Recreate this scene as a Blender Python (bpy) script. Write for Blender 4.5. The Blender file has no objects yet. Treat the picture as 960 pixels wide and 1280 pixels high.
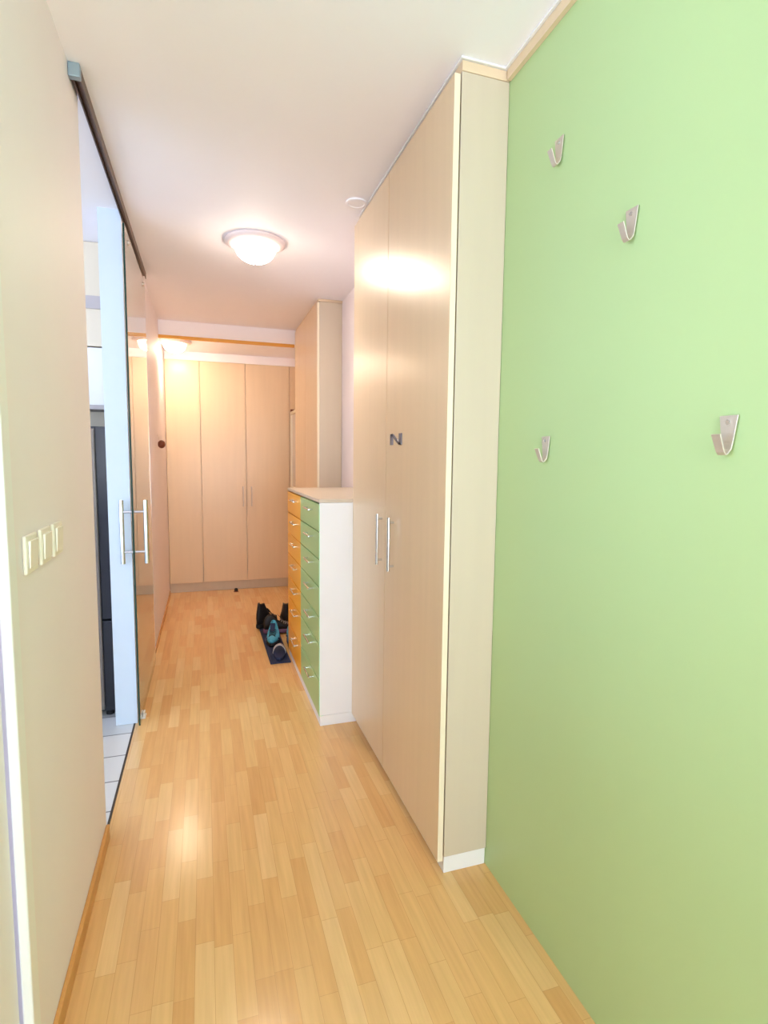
import bpy, bmesh, math, random
from mathutils import Vector, Matrix, Euler
random.seed(4)
C = bpy.context.scene.collection
S = bpy.context.scene

# ---------------------------------------------------------------- camera
cd = bpy.data.cameras.new('camera'); cam = bpy.data.objects.new('camera', cd); C.objects.link(cam)
cd.sensor_fit = 'VERTICAL'; cd.sensor_height = 24.0; cd.lens = 24.0 * 686.8 / 1280.0
cd.clip_start = 0.02; cd.clip_end = 100
ya, pi_, ro = math.radians(18.075), math.radians(5.551), math.radians(0.652)
Rm = Matrix.Rotation(-ya, 3, 'Z') @ Matrix.Rotation(math.pi/2 - pi_, 3, 'X') @ Matrix.Rotation(ro, 3, 'Z')
cam.matrix_world = Matrix.Translation((0, 0, 1.413)) @ Rm.to_4x4()
S.camera = cam
# ---------------------------------------------------------------- world, daylight, exposure
W = bpy.data.worlds.new('sky'); S.world = W; W.use_nodes = True
bg = W.node_tree.nodes['Background']; bg.inputs[0].default_value = (0.74, 0.87, 1.0, 1); bg.inputs[1].default_value = 1.2
def area(name, loc, direction, sx, sy, power, col):
    l = bpy.data.lights.new(name, 'AREA'); l.shape = 'RECTANGLE'; l.size = sx; l.size_y = sy; l.energy = power; l.color = col
    o = bpy.data.objects.new(name, l); C.objects.link(o); o.location = loc
    o.rotation_euler = Vector(direction).to_track_quat('-Z', 'Y').to_euler(); return o
area('daylight_fill_entrance', (-0.1, -2.35, 1.2), (0, 1, 0.85), 2.1, 1.6, 48, (0.83, 0.90, 1.0))  # unseen entrance daylight, tilted upward as added fill for the ceiling
area('daylight_side_room', (-3.1, 0.6, 1.5), (1, 0.25, 0), 2.6, 1.9, 15, (0.54, 0.75, 1.0))
S.view_settings.view_transform = 'Standard'; S.view_settings.look = 'None'
S.view_settings.gamma = 1; S.view_settings.use_curve_mapping = False
S.view_settings.exposure = 1.45
S.cycles.max_bounces = 14; S.cycles.diffuse_bounces = 8

# ---------------------------------------------------------------- materials
def lin(c):
    return tuple(((v/255)/12.92 if v/255 <= 0.04045 else ((v/255+0.055)/1.055)**2.4) for v in c) + (1,)
def mat(name, col, rough=0.5, metal=0.0, noise=0.0, scale=(8, 8, 8), bump=0.0, spec=0.5, coat=0.0, emit=None, estr=0.0, trans=0.0):
    m = bpy.data.materials.new(name); m.use_nodes = True; nt = m.node_tree; b = nt.nodes['Principled BSDF']
    b.inputs['Base Color'].default_value = lin(col); b.inputs['Roughness'].default_value = rough
    b.inputs['Metallic'].default_value = metal; b.inputs['Specular IOR Level'].default_value = spec
    b.inputs['Coat Weight'].default_value = coat; b.inputs['Coat Roughness'].default_value = 0.15
    b.inputs['Transmission Weight'].default_value = trans
    if emit: b.inputs['Emission Color'].default_value = lin(emit); b.inputs['Emission Strength'].default_value = estr
    if noise or bump:
        tc = nt.nodes.new('ShaderNodeTexCoord'); mp = nt.nodes.new('ShaderNodeMapping'); mp.inputs['Scale'].default_value = scale
        n = nt.nodes.new('ShaderNodeTexNoise'); n.inputs['Detail'].default_value = 6; n.inputs['Scale'].default_value = 1.0
        nt.links.new(tc.outputs['Object'], mp.inputs[0]); nt.links.new(mp.outputs[0], n.inputs['Vector'])
        if noise:
            r = nt.nodes.new('ShaderNodeValToRGB'); c = lin(col)
            r.color_ramp.elements[0].position = 0.3; r.color_ramp.elements[1].position = 0.7
            r.color_ramp.elements[0].color = tuple(v*(1-noise) for v in c[:3]) + (1,)
            r.color_ramp.elements[1].color = tuple(min(1, v*(1+noise)) for v in c[:3]) + (1,)
            nt.links.new(n.outputs['Fac'], r.inputs[0]); nt.links.new(r.outputs[0], b.inputs['Base Color'])
        if bump:
            bp = nt.nodes.new('ShaderNodeBump'); bp.inputs['Strength'].default_value = bump; bp.inputs['Distance'].default_value = 0.002
            nt.links.new(n.outputs['Fac'], bp.inputs['Height']); nt.links.new(bp.outputs[0], b.inputs['Normal'])
    return m
M = {
 'cream': mat('cream_paint', (238, 230, 234), 0.6, noise=0.012, scale=(3, 3, 3), bump=0.15),
 'ceiling': mat('ceiling_paint', (247, 245, 251), 0.7, noise=0.01, scale=(2, 2, 2)),
 'green': mat('green_paint', (180, 206, 152), 0.42, noise=0.015, scale=(2, 2, 2), spec=0.4),
 'kitchen': mat('kitchen_paint', (204, 216, 230), 0.6, noise=0.01),
 'beech': mat('beech_laminate', (226, 202, 170), 0.3, noise=0.02, scale=(26, 26, 1.6), bump=0.05, spec=0.5),
 'beech_light': mat('light_beech_panel', (206, 192, 172), 0.38, noise=0.015, scale=(26, 26, 1.6), bump=0.05),
 'beech_edge': mat('beech_edge_band', (238, 225, 200), 0.4, noise=0.02, scale=(4, 4, 4)),
 'beech_strip': mat('beech_filler', (226, 202, 172), 0.5, noise=0.02, scale=(2, 20, 20)),
 'white': mat('white_lacquer', (236, 236, 238), 0.35, noise=0.008),
 'switch': mat('white_plastic', (240, 234, 224), 0.3, noise=0.005),
 'rocker': mat('white_rocker_plastic', (246, 242, 234), 0.25, noise=0.005),
 'wood_trim': mat('oak_trim', (206, 150, 84), 0.4, noise=0.08, scale=(30, 2, 30)),
 'orange_trim': mat('orange_strip', (222, 160, 62), 0.45, noise=0.04, scale=(2, 30, 30)),
 'steel': mat('brushed_steel', (214, 204, 196), 0.42, 0.7, noise=0.04, scale=(60, 60, 4)),
 'chrome': mat('satin_chrome', (214, 216, 220), 0.22, 1.0, noise=0.02, scale=(40, 40, 40)),
 'rail': mat('dark_aluminium', (112, 92, 82), 0.4, 0.8, noise=0.05),
 'bracket': mat('blue_grey_metal', (150, 168, 182), 0.45, 0.3, noise=0.03),
 'dark': mat('fridge_black', (22, 26, 36), 0.22, 0.0, noise=0.05),
 'drawer_green': mat('green_drawer_lacquer', (158, 196, 132), 0.3, noise=0.02, scale=(3, 3, 3)),
 'drawer_orange': mat('orange_drawer_lacquer', (252, 178, 46), 0.3, noise=0.02, scale=(3, 3, 3)),
 'mint': mat('daylit_green_edge', (165, 228, 180), 0.3, noise=0.02),  # drawer green with the daylight on its near edge put into the colour
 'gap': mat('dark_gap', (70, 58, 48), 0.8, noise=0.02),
 'glass_edge': mat('green_glass_edge', (30, 62, 56), 0.15, noise=0.03),
 'black_fabric': mat('black_leather', (24, 22, 26), 0.55, noise=0.25, scale=(40, 40, 40), bump=0.4),
 'black_rubber': mat('black_rubber', (16, 16, 20), 0.7, noise=0.1, scale=(60, 60, 60)),
 'turquoise': mat('turquoise_mesh', (72, 160, 190), 0.6, noise=0.15, scale=(90, 90, 90), bump=0.3),
 'navy': mat('navy_fabric', (30, 42, 76), 0.8, noise=0.25, scale=(90, 90, 90), bump=0.5),
 'grey': mat('grey_webbing', (168, 162, 166), 0.6, noise=0.08, scale=(90, 90, 90)),
 'purple': mat('mauve_rubber', (120, 84, 120), 0.6, noise=0.1),
 'brown': mat('red_brown_wood', (120, 60, 34), 0.4, noise=0.15, scale=(30, 30, 30)),
 'letter': mat('grey_letter_metal', (128, 126, 140), 0.45, 0.3, noise=0.03),
 'rim': mat('pearl_rim', (238, 222, 222), 0.5, 0.0, noise=0.02),
 'dome': mat('lamp_glass', (255, 236, 205), 0.25, emit=(255, 236, 214), estr=23.0),
 'dome_far': mat('lamp_glass_warm', (255, 236, 205), 0.25, emit=(255, 230, 198), estr=17.0),
 'fridge_steel': mat('fridge_steel', (120, 112, 106), 0.4, 0.6, noise=0.03),
 'band': mat('grey_band', (186, 178, 178), 0.5, noise=0.02),
 'kitchen_beige': mat('kitchen_cabinet_beige', (226, 214, 192), 0.4, noise=0.02, scale=(20, 20, 2)),
 'mirror': mat('mirror_glass', (230, 230, 232), 0.04, 1.0, noise=0.003),
}
def lamp_glow(m, top, bottom):
    # emission shaped by hand: strong bottom throws light down, weak rim limits ceiling halo
    nt = m.node_tree; N = nt.nodes; b = N['Principled BSDF']
    tc = N.new('ShaderNodeTexCoord'); sp = N.new('ShaderNodeSeparateXYZ'); mr = N.new('ShaderNodeMapRange')
    nt.links.new(tc.outputs['Generated'], sp.inputs[0]); nt.links.new(sp.outputs['Z'], mr.inputs['Value'])
    mr.interpolation_type = 'SMOOTHSTEP'
    mr.inputs['From Min'].default_value = 0.0; mr.inputs['From Max'].default_value = 0.62
    mr.inputs['To Min'].default_value = bottom; mr.inputs['To Max'].default_value = top
    nt.links.new(mr.outputs[0], b.inputs['Emission Strength'])
lamp_glow(M['dome'], 5.0, 60); lamp_glow(M['dome_far'], 1.6, 58)
def floor_mat():
    m = bpy.data.materials.new('oak_parquet'); m.use_nodes = True; nt = m.node_tree; N = nt.nodes; L = nt.links; b = N['Principled BSDF']
    tc = N.new('ShaderNodeTexCoord'); mp = N.new('ShaderNodeMapping'); mp.inputs['Rotation'].default_value = (0, 0, math.pi/2)
    L.new(tc.outputs['Object'], mp.inputs[0])
    br = N.new('ShaderNodeTexBrick'); br.offset = 0.37; br.offset_frequency = 2; br.squash = 1.35; br.squash_frequency = 3
    br.inputs['Color1'].default_value = (0, 0, 0, 1); br.inputs['Color2'].default_value = (1, 1, 1, 1); br.inputs['Mortar'].default_value = (0.2, 0.2, 0.2, 1)
    br.inputs['Scale'].default_value = 1; br.inputs['Mortar Size'].default_value = 0.0007; br.inputs['Brick Width'].default_value = 0.26; br.inputs['Row Height'].default_value = 0.052
    br.inputs['Mortar Smooth'].default_value = 0.3
    L.new(mp.outputs[0], br.inputs['Vector'])
    r = N.new('ShaderNodeValToRGB'); e = r.color_ramp.elements
    e[0].position = 0; e[0].color = lin((220, 169, 108)); e[1].position = 1; e[1].color = lin((235, 196, 140))
    k = e.new(0.35); k.color = lin((228, 180, 120)); k = e.new(0.75); k.color = lin((230, 187, 127))
    L.new(br.outputs['Color'], r.inputs[0])
    mp2 = N.new('ShaderNodeMapping'); mp2.inputs['Scale'].default_value = (70, 3.5, 1); L.new(tc.outputs['Object'], mp2.inputs[0])
    n = N.new('ShaderNodeTexNoise'); n.inputs['Detail'].default_value = 8; n.inputs['Scale'].default_value = 1; L.new(mp2.outputs[0], n.inputs['Vector'])
    g = N.new('ShaderNodeValToRGB'); g.color_ramp.elements[0].position = .3; g.color_ramp.elements[0].color = (.84, .81, .77, 1); g.color_ramp.elements[1].position = .7; g.color_ramp.elements[1].color = (1, 1, 1, 1)
    L.new(n.outputs['Fac'], g.inputs[0])
    mx = N.new('ShaderNodeMixRGB'); mx.blend_type = 'MULTIPLY'; mx.inputs[0].default_value = 0.75; L.new(r.outputs[0], mx.inputs[1]); L.new(g.outputs[0], mx.inputs[2])
    m2 = N.new('ShaderNodeMixRGB'); m2.inputs[2].default_value = lin((150, 100, 56)); L.new(mx.outputs[0], m2.inputs[1])
    sc = N.new('ShaderNodeMath'); sc.operation = 'MULTIPLY'; sc.inputs[1].default_value = 0.3; L.new(br.outputs['Fac'], sc.inputs[0]); L.new(sc.outputs[0], m2.inputs[0])
    L.new(m2.outputs[0], b.inputs['Base Color']); b.inputs['Roughness'].default_value = 0.2; b.inputs['Specular IOR Level'].default_value = 0.5
    bp = N.new('ShaderNodeBump'); bp.inputs['Strength'].default_value = 0.12; bp.inputs['Distance'].default_value = 0.002; L.new(n.outputs['Fac'], bp.inputs['Height']); L.new(bp.outputs[0], b.inputs['Normal'])
    return m
def tile_mat():
    m = bpy.data.materials.new('white_floor_tiles'); m.use_nodes = True; nt = m.node_tree; N = nt.nodes; L = nt.links; b = N['Principled BSDF']
    tc = N.new('ShaderNodeTexCoord'); mp = N.new('ShaderNodeMapping'); mp.inputs['Location'].default_value = (0.06, 0.12, 0); L.new(tc.outputs['Object'], mp.inputs[0])
    br = N.new('ShaderNodeTexBrick'); br.offset = 0; br.squash = 1
    br.inputs['Color1'].default_value = lin((214, 212, 212)); br.inputs['Color2'].default_value = lin((224, 222, 220)); br.inputs['Mortar'].default_value = lin((120, 116, 116))
    br.inputs['Scale'].default_value = 1; br.inputs['Mortar Size'].default_value = 0.004; br.inputs['Brick Width'].default_value = 0.30; br.inputs['Row Height'].default_value = 0.22
    L.new(mp.outputs[0], br.inputs['Vector']); L.new(br.outputs['Color'], b.inputs['Base Color']); b.inputs['Roughness'].default_value = 0.3
    return m
def glass_mat():
    m = bpy.data.materials.new('clear_door_glass'); m.use_nodes = True; nt = m.node_tree; b = nt.nodes['Principled BSDF']
    b.inputs['Base Color'].default_value = (0.93, 0.98, 0.96, 1); b.inputs['Roughness'].default_value = 0.01
    b.inputs['Transmission Weight'].default_value = 1; b.inputs['IOR'].default_value = 1.5
    return m
M['floor'] = floor_mat(); M['tile'] = tile_mat(); M['glass'] = glass_mat()

# ---------------------------------------------------------------- helpers
def obj(name, bm, m, parent=None, smooth=False, bevel=0.0, loc=None):
    me = bpy.data.meshes.new(name); bmesh.ops.recalc_face_normals(bm, faces=bm.faces[:]); bm.to_mesh(me); bm.free()
    me.materials.append(m)
    if smooth:
        for p in me.polygons: p.use_smooth = True
    o = bpy.data.objects.new(name, me); C.objects.link(o)
    if parent: o.parent = parent
    if loc: o.location = loc
    if bevel:
        b = o.modifiers.new('bevel', 'BEVEL'); b.width = bevel; b.segments = 2; b.limit_method = 'ANGLE'
    return o
def box(bm, x0, x1, y0, y1, z0, z1):
    r = bmesh.ops.create_cube(bm, size=1)
    for v in r['verts']:
        v.co = Vector(((x0+x1)/2 + v.co.x*(x1-x0), (y0+y1)/2 + v.co.y*(y1-y0), (z0+z1)/2 + v.co.z*(z1-z0)))
    return bm
def B(*a):
    return box(bmesh.new(), *a)
def cyl(bm, p, q, r, seg=20):
    p = Vector(p); q = Vector(q); d = q-p
    mtx = Matrix.Translation((p+q)/2) @ d.to_track_quat('Z', 'Y').to_matrix().to_4x4()
    bmesh.ops.create_cone(bm, cap_ends=True, segments=seg, radius1=r, radius2=r, depth=d.length, matrix=mtx); return bm
def lathe(prof, seg=48):
    bm = bmesh.new(); rings = []
    for r, z in prof:
        rings.append([bm.verts.new((max(r, 1e-5)*math.cos(2*math.pi*i/seg), max(r, 1e-5)*math.sin(2*math.pi*i/seg), z)) for i in range(seg)])
    for a, b in zip(rings, rings[1:]):
        for i in range(seg): bm.faces.new((a[i], a[(i+1) % seg], b[(i+1) % seg], b[i]))
    bmesh.ops.remove_doubles(bm, verts=bm.verts[:], dist=1e-4); return bm
def tube(bm, pts, r, seg=10):
    pts = [Vector(p) for p in pts]; rings = []
    for i, p in enumerate(pts):
        d = (pts[min(i+1, len(pts)-1)] - pts[max(i-1, 0)]).normalized(); q = d.to_track_quat('Z', 'Y')
        rings.append([bm.verts.new(p + q @ Vector((r*math.cos(2*math.pi*k/seg), r*math.sin(2*math.pi*k/seg), 0))) for k in range(seg)])
    for a, b in zip(rings, rings[1:]):
        for i in range(seg): bm.faces.new((a[i], a[(i+1) % seg], b[(i+1) % seg], b[i]))
    bm.faces.new(rings[0]); bm.faces.new(rings[-1][::-1]); return bm
def tag(o, label, cat, group=None):
    o['label'] = label; o['category'] = cat
    if group: o['group'] = group
    return o
def thing(name, label, cat, loc=(0, 0, 0), group=None):
    o = bpy.data.objects.new(name, None); C.objects.link(o); o.location = loc; o.empty_display_size = 0.05
    return tag(o, label, cat, group)
def struct(name, bm, m, bevel=0.0):
    o = obj(name, bm, m, bevel=bevel); o['kind'] = 'structure'; return o
def copy_tree(o, parent=None):
    c = o.copy(); C.objects.link(c)
    if parent: c.parent = parent
    for ch in [x for x in bpy.data.objects if x.parent == o]: copy_tree(ch, c)
    return c

# ---------------------------------------------------------------- the setting
H = 2.6; LW = -0.372
# parquet: hallway only, tiles start inside the side room
struct('floor', B(-0.38, 1.12, -2.5, 6.5, -0.1, 0), M['floor'])
struct('floor_kitchen', B(-3.3, -0.381, -2.5, 6.5, -0.1, -0.002), M['tile'])
struct('ceiling', B(-3.3, 1.12, -2.5, 6.5, H, H+0.1), M['ceiling'])
struct('ceiling_dropped', B(-0.364, 1.017, 5.3, 6.0, 2.462, H-0.001), M['ceiling'])
struct('wall_right', B(0.911, 1.12, -2.5, 1.62, 0, H), M['green'])
struct('wall_right_rear', B(1.018, 1.12, 1.621, 6.5, 0, H), M['cream'])
struct('wall_left', B(LW-0.115, LW, 1.262, 2.135, 0, H), M['cream'])
struct('wall_left_rear', B(-0.468, -0.365, 3.075, 6.5, 0, H), M['cream'])
struct('wall_left_end', B(-0.469, -0.3645, 3.06, 3.0745, 0, H), M['kitchen'])
struct('wall_left_front', B(LW-0.115, LW, -2.5, 0.35, 0, H), M['cream'])
struct('wall_front', B(-0.364, 1.017, 6.4, 6.5, 0, H), M['cream'])
struct('wall_kitchen_end', B(-3.2, -0.469, 3.76, 3.86, 0, H), M['kitchen_beige'])
# far side room wall with a wide window opening, and the entrance end behind the camera
bm = bmesh.new(); box(bm, -3.3, -3.2, -2.5, 3.86, 0, 0.5); box(bm, -3.3, -3.2, -2.5, 3.86, 2.45, H)
box(bm, -3.3, -3.2, -2.5, -0.8, 0.5, 2.45); box(bm, -3.3, -3.2, 2.1, 3.86, 0.5, 2.45)
struct('wall_side_room', bm, M['kitchen'])
bm = bmesh.new(); box(bm, -3.2, 1.12, -2.6, -2.5, 0, 0.35); box(bm, -3.2, 1.12, -2.6, -2.5, 2.5, H)
box(bm, -3.2, -1.2, -2.6, -2.5, 0.35, 2.5); box(bm, 0.95, 1.12, -2.6, -2.5, 0.35, 2.5)
struct('wall_back', bm, M['cream'])
struct('baseboard_left', B(LW, LW+0.012, 1.262, 2.13, 0, 0.055), M['wood_trim'], 0.003)
struct('baseboard_left_rear', B(-0.365, -0.357, 4.15, 5.96, 0, 0.03), M['wood_trim'], 0.002)
struct('trim_1', B(-0.363, 0.823, 5.280, 5.2995, 2.440, 2.468), M['orange_trim'], 0.002)
struct('trim_2', B(LW-0.01, LW+0.01, 1.212, 1.261, 0, H), M['white'], 0.004)
struct('trim_3', B(0.897, 0.9105, -2.4, 1.59, 2.562, 2.592), M['beech_strip'])
struct('trim_4', B(0.890, 0.9105, -2.4, 1.59, 2.593, 2.5995), M['white'])
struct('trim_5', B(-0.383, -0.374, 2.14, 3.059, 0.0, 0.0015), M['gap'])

# ---------------------------------------------------------------- tall wardrobe on the right
def bar_handle(parent, x, y, z0, z1, out, m, r=0.006, name='handle', axis='x', sign=-1):
    bm = bmesh.new()
    def P(o, z): return (x+sign*o, y, z) if axis == 'x' else (x, y+sign*o, z)
    cyl(bm, P(out, z0), P(out, z1), r); cyl(bm, P(0.0, z0+0.02), P(out, z0+0.02), r*0.8); cyl(bm, P(0.0, z1-0.02), P(out, z1-0.02), r*0.8)
    return obj(name, bm, m, parent, smooth=False)
w = thing('wardrobe', 'tall pale beech two-door wardrobe standing against the green wall', 'wardrobe', (0.83, 2.17, 0))
def wp(name, bm, m, par=w, bevel=0.0015):
    o = obj(name, bm, m, par, bevel=bevel)
    if par is w: o.location = (-0.83, -2.17, 0)
    return o
wp('body', B(0.752, 1.016, 1.625, 2.742, 0.062, 2.565), M['beech_light'])
wp('side_panel', B(0.750, 0.910, 1.597, 1.6245, 0.062, 2.562), M['beech_light'])
wp('plinth', B(0.752, 0.909, 1.602, 2.742, 0.0, 0.061), M['white'])
wp('top_filler', B(0.750, 0.9095, 1.5955, 2.742, 2.563, 2.592), M['beech_strip'])
wp('top_edge', B(0.744, 0.9095, 1.589, 2.742, 2.593, 2.5995), M['white'])
d1 = wp('door', B(0.726, 0.745, 1.598, 2.204, 0.05, 2.552), M['beech'])
d2 = wp('door', B(0.726, 0.745, 2.209, 2.744, 0.05, 2.552), M['beech'])
for d in (d1, d2):
    d['label'] = 'beech laminate door leaf'
e = obj('edge_band', B(0.7262, 0.7448, 1.5965, 1.5978, 0.05, 2.552), M['beech_edge'], d1)
bar_handle(d1, 0.726, 2.095, 0.955, 1.175, 0.022, M['chrome'])
bar_handle(d2, 0.726, 2.250, 0.955, 1.175, 0.022, M['chrome'])
def letter_n():
    bm = bmesh.new(); y0, y1, z0, z1 = 2.145, 2.01, 1.468, 1.512; t = 0.03
    x0, x1 = 0.7225, 0.7258
    def pr(pts):
        a = [bm.verts.new((x0, y, z)) for y, z in pts]; b = [bm.verts.new((x1, y, z)) for y, z in pts]
        bm.faces.new(a); bm.faces.new(b[::-1]); n = len(pts)
        for i in range(n): bm.faces.new((a[i], b[i], b[(i+1) % n], a[(i+1) % n]))
    pr([(y0, z0), (y0-t, z0), (y0-t, z1), (y0, z1)]); pr([(y1, z0), (y1+t, z0), (y1+t, z1), (y1, z1)])
    pr([(y0, z1), (y0-t*1.1, z1), (y1, z0), (y1+t*1.1, z0)])
    return bm
tag(obj('letter_sticker', letter_n(), M['letter']), 'small grey letter N on the tall wardrobe door above its handle', 'letter')

# ---------------------------------------------------------------- chest of drawers, orange and green
ch = thing('chest_of_drawers', 'waist-high chest with green and orange drawers between the wardrobe and the rear cabinet', 'chest of drawers', (0.78, 3.27, 0))
def cp(name, bm, m, par=ch, bevel=0.0015):
    o = obj(name, bm, m, par, bevel=bevel)
    if par is ch: o.location = (-0.78, -3.27, 0)
    return o
cp('body', B(0.572, 1.016, 2.762, 3.862, 0.057, 1.185), M['beech_light'])
cp('side_panel', B(0.552, 0.742, 2.7455, 2.761, 0.057, 1.185), M['white'])['label'] = 'white side panel facing the hall'
cp('plinth', B(0.555, 1.016, 2.747, 3.862, 0.0, 0.056), M['white'])
cp('worktop', B(0.548, 1.017, 2.7455, 3.862, 1.186, 1.203), M['beech_light'])
zs = [0.052, 0.246, 0.442, 0.587, 0.747, 0.892, 1.035, 1.18]
for (ya0, ya1, mm, lab, hy) in ((2.748, 3.322, 'drawer_green', 'green drawer', 2.93), (3.326, 3.86, 'drawer_orange', 'orange drawer', 3.46)):
    for z0, z1 in zip(zs, zs[1:]):
        d = cp('drawer', B(0.549, 0.571, ya0, ya1, z0+0.003, z1-0.003), M[mm]); d['label'] = lab
        bm = bmesh.new(); zh = z1-0.045
        cyl(bm, (0.549, hy, zh), (0.527, hy, zh), 0.004, 12); cyl(bm, (0.549, hy+0.14, zh), (0.527, hy+0.14, zh), 0.004, 12)
        cyl(bm, (0.527, hy-0.01, zh), (0.527, hy+0.15, zh), 0.005, 12)
        obj('handle', bm, M['chrome'], d)
        if mm == 'drawer_green': obj('edge_band', B(0.5492, 0.5708, 2.7462, 2.7478, z0+0.003, z1-0.003), M['mint'], d)['label'] = 'green drawer edge tinted mint for the daylight it catches'

# ---------------------------------------------------------------- tall cabinet behind the chest
tc = thing('tall_cabinet', 'tall narrow beech cabinet rising behind the orange and green drawers', 'cabinet', (0.93, 4.76, 0))
def tp(name, bm, m, par=tc, bevel=0.0015):
    o = obj(name, bm, m, par, bevel=bevel)
    if par is tc: o.location = (-0.93, -4.76, 0)
    return o
tp('body', B(0.845, 1.016, 4.216, 5.272, 0.08, 2.57), M['beech_light'])
tp('side_panel', B(0.843, 1.016, 4.196, 4.215, 0.08, 2.58), M['beech_light'])
tp('plinth', B(0.850, 1.016, 4.2, 5.272, 0, 0.079), M['beech_light'])
tp('top_filler', B(0.833, 1.017, 4.19, 5.272, 2.581, 2.599), M['beech_strip'])
d = tp('door', B(0.825, 0.842, 4.198, 4.73, 0.085, 2.575), M['beech'])
obj('edge_band', B(0.8252, 0.8418, 4.1965, 4.1978, 0.085, 2.575), M['beech_edge'], d)
bar_handle(d, 0.825, 4.69, 0.95, 1.15, 0.03, M['chrome'])
d = tp('door', B(0.825, 0.842, 4.735, 5.27, 0.085, 2.575), M['beech'])
bar_handle(d, 0.825, 4.775, 0.95, 1.15, 0.03, M['chrome'])

# ---------------------------------------------------------------- wardrobe across the end of the hall
ew = thing('wardrobe', 'wide three-door beech wardrobe across the far end of the hall', 'wardrobe', (0.25, 6.15, 0))
def ep(name, bm, m, par=ew, bevel=0.0015):
    o = obj(name, bm, m, par, bevel=bevel)
    if par is ew: o.location = (-0.25, -6.15, 0)
    return o
ep('body', B(-0.362, 1.016, 5.992, 6.398, 0.1, 2.44), M['beech_light'])
ep('plinth', B(-0.362, 1.016, 5.998, 6.39, 0, 0.099), M['beech_light'])
ep('top_filler', B(-0.362, 1.016, 5.982, 5.9915, 2.376, 2.461), M['ceiling'])
for x0, x1, hx in ((-0.362, -0.034, None), (-0.030, 0.415, 0.381), (0.419, 0.872, 0.467)):
    d = ep('door', B(x0, x1, 5.971, 5.9905, 0.1, 2.372), M['beech'])
    if hx: bar_handle(d, hx, 5.971, 0.895, 1.105, 0.03, M['steel'], r=0.006, axis='y')
ep('side_strip', B(0.876, 1.016, 5.975, 5.9905, 0.1, 2.372), M['beech'])

# ---------------------------------------------------------------- narrow mirror past the tall cabinet
m_ = thing('wall_mirror', 'narrow pale-framed mirror on the right wall beyond the tall cabinet', 'mirror', (0.94, 5.62, 1.08))
bm = bmesh.new(); X0, X1 = 0.868, 1.017
box(bm, X0, X1, 5.42, 5.45, 1.08, 1.89); box(bm, X0, X1, 5.87, 5.90, 1.08, 1.89); box(bm, X0, X1, 5.45, 5.87, 1.08, 1.11); box(bm, X0, X1, 5.45, 5.87, 1.86, 1.89)
o = obj('frame', bm, M['beech_edge'], m_); o.location = (-0.94, -5.62, -1.08)
o = obj('mirror_glass', B(0.88, 0.885, 5.4505, 5.8695, 1.1105, 1.8595), M['mirror'], m_); o.location = (-0.94, -5.62, -1.08)
bm = bmesh.new(); cyl(bm, (0.872, 5.88, 1.905), (1.017, 5.88, 1.905), 0.013); o = obj('hanging_knob', bm, M['brown'], m_); o.location = (-0.94, -5.62, -1.08)

# ---------------------------------------------------------------- ceiling lamps
def ceiling_lamp(label, loc, s=1.0, glow='dome'):
    t = thing('ceiling_lamp', label, 'lamp', loc, None)
    obj('base_plate', lathe([(0, 0), (.163*s, 0), (.167*s, -.004), (.166*s, -.010), (.150*s, -.020), (.132*s, -.026), (.128*s, -.026), (.0, -.024)]), M['rim'], t, smooth=True)
    pr = [(.114*s, -.0265)]
    for k in range(1, 15):
        a = k/14*math.pi/2; pr.append((.114*s*math.cos(a)**1.0 if k < 14 else 0, -.0265 - .088*s*math.sin(a)))
    obj('glass_shade', lathe(pr), M[glow], t, smooth=True)
    bm = lathe([(0, -.115*s-.001), (.008, -.116*s-.001), (.007, -.121*s-.001), (0, -.123*s-.001)], 16)
    obj('finial', bm, M['rim'], t, smooth=True)
    return t
ceiling_lamp('larger-looking glass dome ceiling lamp, the nearer of the two lit lamps', (0.29, 3.24, H-0.0005))
ceiling_lamp('smaller-looking lit dome lamp under the lowered ceiling at the far wardrobe', (-0.24, 5.50, 2.4615), 0.9, 'dome_far')
t = tag(obj('ceiling_cover', lathe([(0, 0), (.048, 0), (.050, -.003), (.049, -.007), (.040, -.009), (.036, -.006), (0, -.006)]), M['ceiling'], loc=(0.695, 2.60, H-0.0005)),
        'small round white cover on the ceiling near the tall wardrobe', 'ceiling cover')

# ---------------------------------------------------------------- coat hooks on the green wall
def hook_mesh():
    # a strip of steel: tapered plate on the wall, bent round at the foot, prong rising outwards; side profile in (out, z) with half width
    prof = [(0.0015, .038, .0185), (0.0015, .015, .0155), (0.0015, -.012, .0115), (0.003, -.024, .0100), (0.009, -.032, .0090), (0.014, -.034, .0085),
            (0.019, -.029, .0085), (0.024, -.018, .0088), (0.029, -.006, .0092), (0.033, .003, .0095)]
    bm = bmesh.new(); th = 0.0028; secs = []
    for i, (o, z, w) in enumerate(prof):
        a = prof[max(i-1, 0)]; b = prof[min(i+1, len(prof)-1)]; d = Vector((b[0]-a[0], b[1]-a[1])).normalized(); n = Vector((-d.y, d.x))
        p = Vector((o, z)); q = p - n*th if False else p + n*th
        secs.append([bm.verts.new((-p.x, -w, p.y)), bm.verts.new((-p.x, w, p.y)), bm.verts.new((-q.x, w, q.y)), bm.verts.new((-q.x, -w, q.y))])
    for a, b in zip(secs, secs[1:]):
        for k in range(4): bm.faces.new((a[k], a[(k+1) % 4], b[(k+1) % 4], b[k]))
    bm.faces.new(secs[0]); bm.faces.new(secs[-1][::-1]); return bm
def screw_mesh():
    bm = bmesh.new(); cyl(bm, (-0.0035, 0, .026), (-0.0068, 0, .026), .0042, 14); return bm
hk = None
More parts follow.
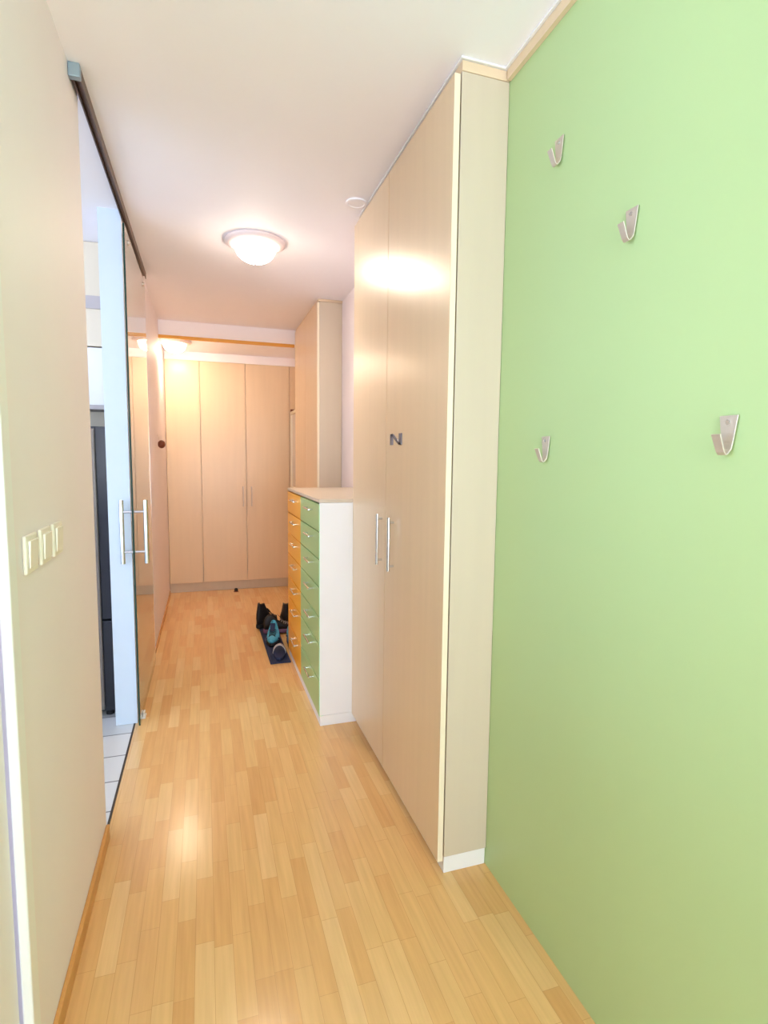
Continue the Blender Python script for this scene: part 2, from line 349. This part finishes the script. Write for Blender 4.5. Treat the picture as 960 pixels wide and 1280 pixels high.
for y, z, lab in ((1.322, 2.222, 'steel coat hook high on the green wall nearest the wardrobe top'),
                  (1.040, 1.930, 'steel coat hook on the green wall just below and right of the highest one'),
                  (1.330, 1.442, 'thin-looking steel coat hook low on the green wall nearest the wardrobe'),
                  (0.766, 1.460, 'large-looking steel coat hook at right of the green wall at eye level'),
                  (0.775, 2.268, 'steel coat hook at the very top right of the picture, mostly cut off')):
    if hk is None:
        hk = thing('coat_hook', lab, 'coat hook', (0.9095, y, z), 'coat hooks scattered on the green wall')
        obj('hook', hook_mesh(), M['steel'], hk, bevel=0.0005); obj('screw', screw_mesh(), M['chrome'], hk)
    else:
        c = copy_tree(hk); c.location = (0.9095, y, z); c['label'] = lab

# ---------------------------------------------------------------- sliding glass door, rail, handle
gd = thing('sliding_glass_door', 'frameless clear glass sliding door hanging from a dark rail on the left', 'door', (-0.325, 3.45, 0))
def gp(name, bm, m, par=gd, bevel=0.0, sm=False):
    o = obj(name, bm, m, par, bevel=bevel, smooth=sm)
    if par is gd: o.location = (0.325, -3.45, 0)
    return o
gl = gp('glass_panel', B(-0.352, -0.344, 3.0055, 3.95, 0.012, 2.52), M['glass'])
gp('glass_edge', B(-0.3522, -0.3438, 3.000, 3.005, 0.012, 2.52), M['glass_edge'])['label'] = 'dark green polished glass edge'
gx, gy = -0.348, 3.026
bm = bmesh.new()
cyl(bm, (gx+.0575, gy, .865), (gx+.0575, gy, 1.19), .0115)
for zz in (.925, 1.13): cyl(bm, (gx+.0045, gy, zz), (gx+.0575, gy, zz), .007)
gp('handle', bm, M['chrome'])['label'] = 'chrome pull bar on the hall side'
bm = bmesh.new()
cyl(bm, (gx-.0555, gy, .865), (gx-.0555, gy, 1.19), .0115)
for zz in (.925, 1.13): cyl(bm, (gx-.0045, gy, zz), (gx-.0555, gy, zz), .007)
gp('handle', bm, M['chrome'])['label'] = 'chrome pull bar on the kitchen side'
for yy in (3.15, 3.85):
    bm = bmesh.new(); box(bm, -0.3575, -0.3525, yy-.012, yy+.012, 2.46, 2.55); cyl(bm, (-.3575, yy, 2.48), (-.338, yy, 2.48), .013)
    gp('hanger', bm, M['steel'])
rl = thing('door_rail', 'dark metal sliding door rail along the ceiling above the glass door', 'rail', (-0.345, 3.0, 2.56))
bm = bmesh.new(); box(bm, -0.3635, -0.340, 2.02, 4.02, 2.580, 2.5995); box(bm, -0.3635, -0.3595, 2.02, 4.02, 2.562, 2.580); box(bm, -0.344, -0.340, 2.02, 4.02, 2.562, 2.580)
o = obj('track', bm, M['rail'], rl); o.location = (0.345, -3.0, -2.56)
o = obj('end_cap', B(-0.3715, -0.338, 1.995, 2.019, 2.558, 2.599), M['bracket'], rl, bevel=.003); o.location = (0.345, -3.0, -2.56)
bm = bmesh.new(); box(bm, -.362, -.330, 3.10, 3.16, 0, .006); box(bm, -.362, -.3535, 3.105, 3.155, .006, .028); box(bm, -.3425, -.334, 3.105, 3.155, .006, .028)
tag(obj('floor_guide', bm, M['white'], bevel=.002), 'small white floor guide at the foot of the glass door', 'door guide')

# ---------------------------------------------------------------- light switches
def switch(y, lab):
    t = thing('light_switch', lab, 'light switch', (LW, y, 1.198), 'white light switches in a row on the left wall')
    obj('switch_plate', B(0.0005, .009, -.0425, .0425, -.0425, .0425), M['switch'], t, bevel=.004)
    bm = bmesh.new(); vs = []
    for x, y_, z_ in ((.0095, -.03, -.03), (.0095, .03, -.03), (.0095, .03, .03), (.0095, -.03, .03), (.012, -.03, -.03), (.012, .03, -.03), (.0145, .03, .03), (.0145, -.03, .03)): vs.append(bm.verts.new((x, y_, z_)))
    for f in ((0, 1, 2, 3), (4, 5, 6, 7), (0, 1, 5, 4), (1, 2, 6, 5), (2, 3, 7, 6), (3, 0, 4, 7)): bm.faces.new([vs[i] for i in f])
    obj('rocker', bm, M['rocker'], t, bevel=.0015)
    return t
s0 = switch(1.372, 'white rocker light switch nearest the camera, leftmost of the row of three')
for y, lab in ((1.487, 'middle white rocker light switch of the row of three'), (1.600, 'white rocker light switch nearest the glass door, rightmost of three')):
    c = copy_tree(s0); c.location.y = y; c['label'] = lab

# ---------------------------------------------------------------- low cabinet at the very left, in the side room opening
lc = thing('low_cabinet', 'low beige cabinet with a light wood top at the far left edge', 'cabinet', (-0.6, 0.8, 0))
def lp(name, bm, m):
    o = obj(name, bm, m, lc, bevel=.002); o.location = (0.6, -0.8, 0); return o
lp('body', B(-0.80, -0.386, 0.36, 1.209, 0.05, 1.139), M['cream'])
lp('plinth', B(-0.79, -0.395, 0.37, 1.205, 0, 0.049), M['gap'])
lp('cabinet_top', B(-0.81, -0.380, 0.355, 1.2095, 1.140, 1.162), M['wood_trim'])

# ---------------------------------------------------------------- kitchen things seen through the opening
fr = thing('refrigerator', 'black refrigerator with a steel edge handle seen through the kitchen opening', 'refrigerator', (-0.80, 3.45, 0))
def fp(name, bm, m, bevel=.004):
    o = obj(name, bm, m, fr, bevel=bevel); o.location = (0.80, -3.45, 0); return o
fp('body', B(-1.12, -0.475, 3.19, 3.74, 0.03, 1.56), M['dark'])
fp('door', B(-1.12, -0.475, 3.155, 3.187, 0.55, 1.56), M['dark'])
fp('freezer_door', B(-1.12, -0.475, 3.155, 3.187, 0.045, 0.54), M['dark'])
fp('handle', B(-0.553, -0.531, 3.135, 3.1545, 0.06, 1.55), M['fridge_steel'])
for x in (-1.08, -0.52):
    for y in (3.23, 3.70): fp('foot', cyl(bmesh.new(), (x, y, -0.002), (x, y, 0.03), 0.02), M['black_rubber'], 0)
kc = thing('wall_cupboard', 'white wall cupboard hanging above the black refrigerator', 'cupboard', (-0.8, 3.65, 1.7))
for nm, bm, mm in (('body', B(-1.12, -0.475, 3.56, 3.759, 1.70, 2.02), 'white'), ('door', B(-1.12, -0.475, 3.54, 3.559, 1.70, 2.02), 'white'), ('underside', B(-1.12, -0.475, 3.54, 3.759, 1.675, 1.699), 'band')):
    o = obj(nm, bm, M[mm], kc); o.location = (0.8, -3.65, -1.7)
kc = thing('wall_cupboard', 'beige cupboard with a grey band above the white one in the kitchen', 'cupboard', (-0.8, 3.65, 2.03))
for nm, bm, mm in (('body', B(-1.12, -0.475, 3.55, 3.759, 2.03, 2.597), 'kitchen_beige'), ('band', B(-1.12, -0.475, 3.54, 3.5495, 2.235, 2.305), 'band')):
    o = obj(nm, bm, M[mm], kc); o.location = (0.8, -3.65, -2.03)

# ---------------------------------------------------------------- small things
t = thing('hanging_ornament', 'small red-brown ball ornament hanging on the left wall before the far wardrobe', 'ornament', (LW, 4.97, 1.51))
bm = bmesh.new(); cyl(bm, (0.0005, 0, 0.10), (0.006, 0, 0.10), 0.012); cyl(bm, (0.003, 0, 0.10), (0.02, 0, 0.015), 0.0018, 8); obj('hanger', bm, M['steel'], t)
o = obj('ball', lathe([(0, .036), (.012, .034), (.024, .022), (.031, .004), (.028, -.014), (.016, -.028), (0, -.033)], 24), M['brown'], t, smooth=True, loc=(0.033, 0, 0))
t = thing('door_stop', 'tiny dark door stop on the floor in front of the far wardrobe', 'door stop', (0.29, 5.88, 0))
obj('base', lathe([(0, 0.0005), (.026, 0.0005), (.026, .005), (.022, .008), (0, .008)], 24), M['brown'], t, smooth=True)
obj('buffer', lathe([(0, .0085), (.017, .0085), (.019, .018), (.017, .032), (.010, .038), (0, .038)], 24), M['black_rubber'], t, smooth=True)

# ---------------------------------------------------------------- shoe pile and mat
def rugged(x0, x1, y0, y1, th):
    bm = bmesh.new(); n = 14; g = []
    for k, zz in enumerate((0.001, th)):
        g.append([[bm.verts.new((x0+(x1-x0)*i/n, y0+(y1-y0)*j/n, zz + (0.002*math.sin(i*1.7)*math.sin(j*1.1) if k else 0))) for j in range(n+1)] for i in range(n+1)])
    for k in (0, 1):
        for i in range(n):
            for j in range(n): bm.faces.new((g[k][i][j], g[k][i+1][j], g[k][i+1][j+1], g[k][i][j+1]))
    for i in range(n):
        for a, b in (((i, 0), (i+1, 0)), ((i, n), (i+1, n)), ((0, i), (0, i+1)), ((n, i), (n, i+1))):
            bm.faces.new((g[0][a[0]][a[1]], g[0][b[0]][b[1]], g[1][b[0]][b[1]], g[1][a[0]][a[1]]))
    return bm
mt = thing('shoe_mat', 'navy blue mat on the parquet beside the orange drawers', 'mat', (0.545, 4.2, 0))
o = obj('mat', rugged(-0.065, 0.075, -0.40, 0.45, 0.010), M['navy'], mt)
mt.location = (0.468, 4.10, 0)
# oval footprint sections: (position along foot, half width, top height)
def shoe(label, loc, rz, up, sole, lace, ankle=0.07, accent=None, L=0.28, tilt=0):
    t = thing('shoe', label, 'shoe', loc, 'shoes heaped on the navy mat'); t.rotation_euler = (math.radians(tilt), 0, rz)
    def loft(secs, closed=True):
        bm = bmesh.new(); rings = [[bm.verts.new(p) for p in s] for s in secs]; n = len(rings[0])
        for a, b in zip(rings, rings[1:]):
            for i in range(n): bm.faces.new((a[i], a[(i+1) % n], b[(i+1) % n], b[i]))
        bm.faces.new(rings[0][::-1]); 
        if closed: bm.faces.new(rings[-1])
        return bm
    def outline(z, g, cut=1.0, n=32):
        r = []
        for i in range(n):
            a = 2*math.pi*i/n; y = math.cos(a)*L/2; u = (y/L+.5)
            wd = (0.034 + 0.015*math.sin(math.pi*min(1, max(0, (u-.35)/.65)))*1.0 + .004*(1-u))*g
            sx = math.sin(a); x = wd*math.copysign(abs(sx)**0.75, sx) - 0.006*math.sin(math.pi*u)
            r.append((x, y*(g if g < 1 else 1+(g-1)*.3), z(u) if callable(z) else z))
        return r
    obj('sole', loft([outline(0.0005, .97), outline(.008, 1.04), outline(lambda u: .022+.008*(1-u), 1.03), outline(lambda u: .027+.008*(1-u), .98)]), sole, t, smooth=True)
    base = lambda u: .0275+.008*(1-u)
    secs = [outline(base, .96)]
    def top(fr):
        def f(u): 
            hgt = 0.040 + (ankle)*(1-min(1, max(0, (u-.30)/.42)))**1.2
            return base(u) + hgt*fr
        return f
    tall = ankle > .1
    def sec(fr, g, dz=0):
        return [(x, y - (1-g)*L*(.30 if tall else .24), z+dz) for x, y, z in outline(top(fr), g)]
    for fr, g in (((.30, 1.0), (.5, .95), (.7, .84), (.88, .74), (1.0, .66)) if tall else ((.35, .99), (.6, .93), (.8, .80), (.93, .64), (1.0, .52))): secs.append(sec(fr, g))
    g = .60 if tall else .44
    secs.append(sec(1.0, g, -.003)); secs.append(sec(.9, g-.06, -.012))
    obj('upper', loft(secs), up, t, smooth=True)
    bm = bmesh.new()
    for k in range(5):
        y = .005+.017*k; u = y/L+.5; z = top(.97)(u)+.002
        tube(bm, [(-.026, y, z-.012), (-.013, y+.004, z), (0, y, z+.003), (.013, y+.004, z), (.026, y, z-.012)], .0025, 6)
    obj('laces', bm, lace, t)
    bm = bmesh.new(); z1 = base(.4)+.04+ankle*(.40 if tall else .70)
    vs = [(-.016, .03, z1-.03), (.016, .03, z1-.03), (.02, -.015, z1+.018), (-.02, -.015, z1+.018)]
    a = [bm.verts.new(v) for v in vs]; b = [bm.verts.new((x, y-.006, z+.002)) for x, y, z in vs]
    bm.faces.new(a); bm.faces.new(b[::-1])
    for i in range(4): bm.faces.new((a[i], b[i], b[(i+1) % 4], a[(i+1) % 4]))
    obj('tongue', bm, up if not accent else accent, t)
    if accent:
        for s in (-1, 1):
            bm = bmesh.new(); pts = []
            for k in range(9):
                y = -.10+.022*k; u = y/L+.5
                wd = (0.034 + 0.015*math.sin(math.pi*min(1, max(0, (u-.35)/.65))) + .004*(1-u))*.99*math.sqrt(max(0, 1-(2*y/L)**2))**.75
                pts.append((s*(wd+.001)-.006*math.sin(math.pi*u), y, base(u)+.016+.012*math.sin(k*.8)))
            tube(bm, pts, .006, 8); obj('side_stripe', bm, accent, t)['label'] = 'contrasting side stripe'
    return t
zt = 0.0125
shoe('black ankle shoe at the far left end of the shoe heap', (0.475, 4.60, zt), math.radians(-38), M['black_fabric'], M['black_rubber'], M['black_fabric'], ankle=.13, L=.29)
shoe('black shoe close against the drawers at the back of the heap', (0.640, 4.62, 0.001), math.radians(-8), M['black_fabric'], M['black_rubber'], M['black_fabric'], ankle=.13, L=.29)
shoe('black sneaker with mauve sole in the middle of the heap', (0.555, 4.37, 0.0125), math.radians(-84), M['black_fabric'], M['purple'], M['grey'], ankle=.07, L=.27)
shoe('turquoise and black sneaker in the shoe heap, toe pointing towards the camera', (0.470, 4.15, zt), math.radians(170), M['turquoise'], M['black_rubber'], M['black_fabric'], accent=M['navy'], ankle=.06)
shoe('turquoise sneaker partly hidden behind the orange drawers', (0.608, 4.03, 0.001), math.radians(185), M['turquoise'], M['black_rubber'], M['black_fabric'], accent=M['navy'], ankle=.06)
# flip-flop style sandal with a grey curved strap, nearest the camera
sd = thing('sandal', 'navy slip-on sandal with a curved grey strap at the near end of the mat', 'sandal', (0.482, 3.845, 0.0125)); sd.rotation_euler.z = math.radians(-8)
bm = bmesh.new(); n = 28; rg = []
for zz, g in ((0.0005, .96), (.006, 1.0), (.018, 1.0), (.023, .94)):
    rg.append([bm.verts.new(((.044+.006*math.cos(2*math.pi*i/n))*g*math.sin(2*math.pi*i/n), .13*g*math.cos(2*math.pi*i/n), zz)) for i in range(n)])
for a, b in zip(rg, rg[1:]):
    for i in range(n): bm.faces.new((a[i], a[(i+1) % n], b[(i+1) % n], b[i]))
bm.faces.new(rg[0][::-1]); bm.faces.new(rg[-1]); obj('sole', bm, M['navy'], sd, smooth=True)
bm = bmesh.new(); sec = []
for k in range(13):
    a = math.pi*k/12; x = .047*math.cos(a); z = .018+.060*math.sin(a)
    sec.append([bm.verts.new((x, -.005-.018, z)), bm.verts.new((x, -.005+.018, z)), bm.verts.new((x*.9, -.005+.018, z-.004)), bm.verts.new((x*.9, -.005-.018, z-.004))])
for a, b in zip(sec, sec[1:]):
    for k in range(4): bm.faces.new((a[k], a[(k+1) % 4], b[(k+1) % 4], b[k]))
bm.faces.new(sec[0]); bm.faces.new(sec[-1][::-1]); obj('strap', bm, M['grey'], sd, smooth=True)
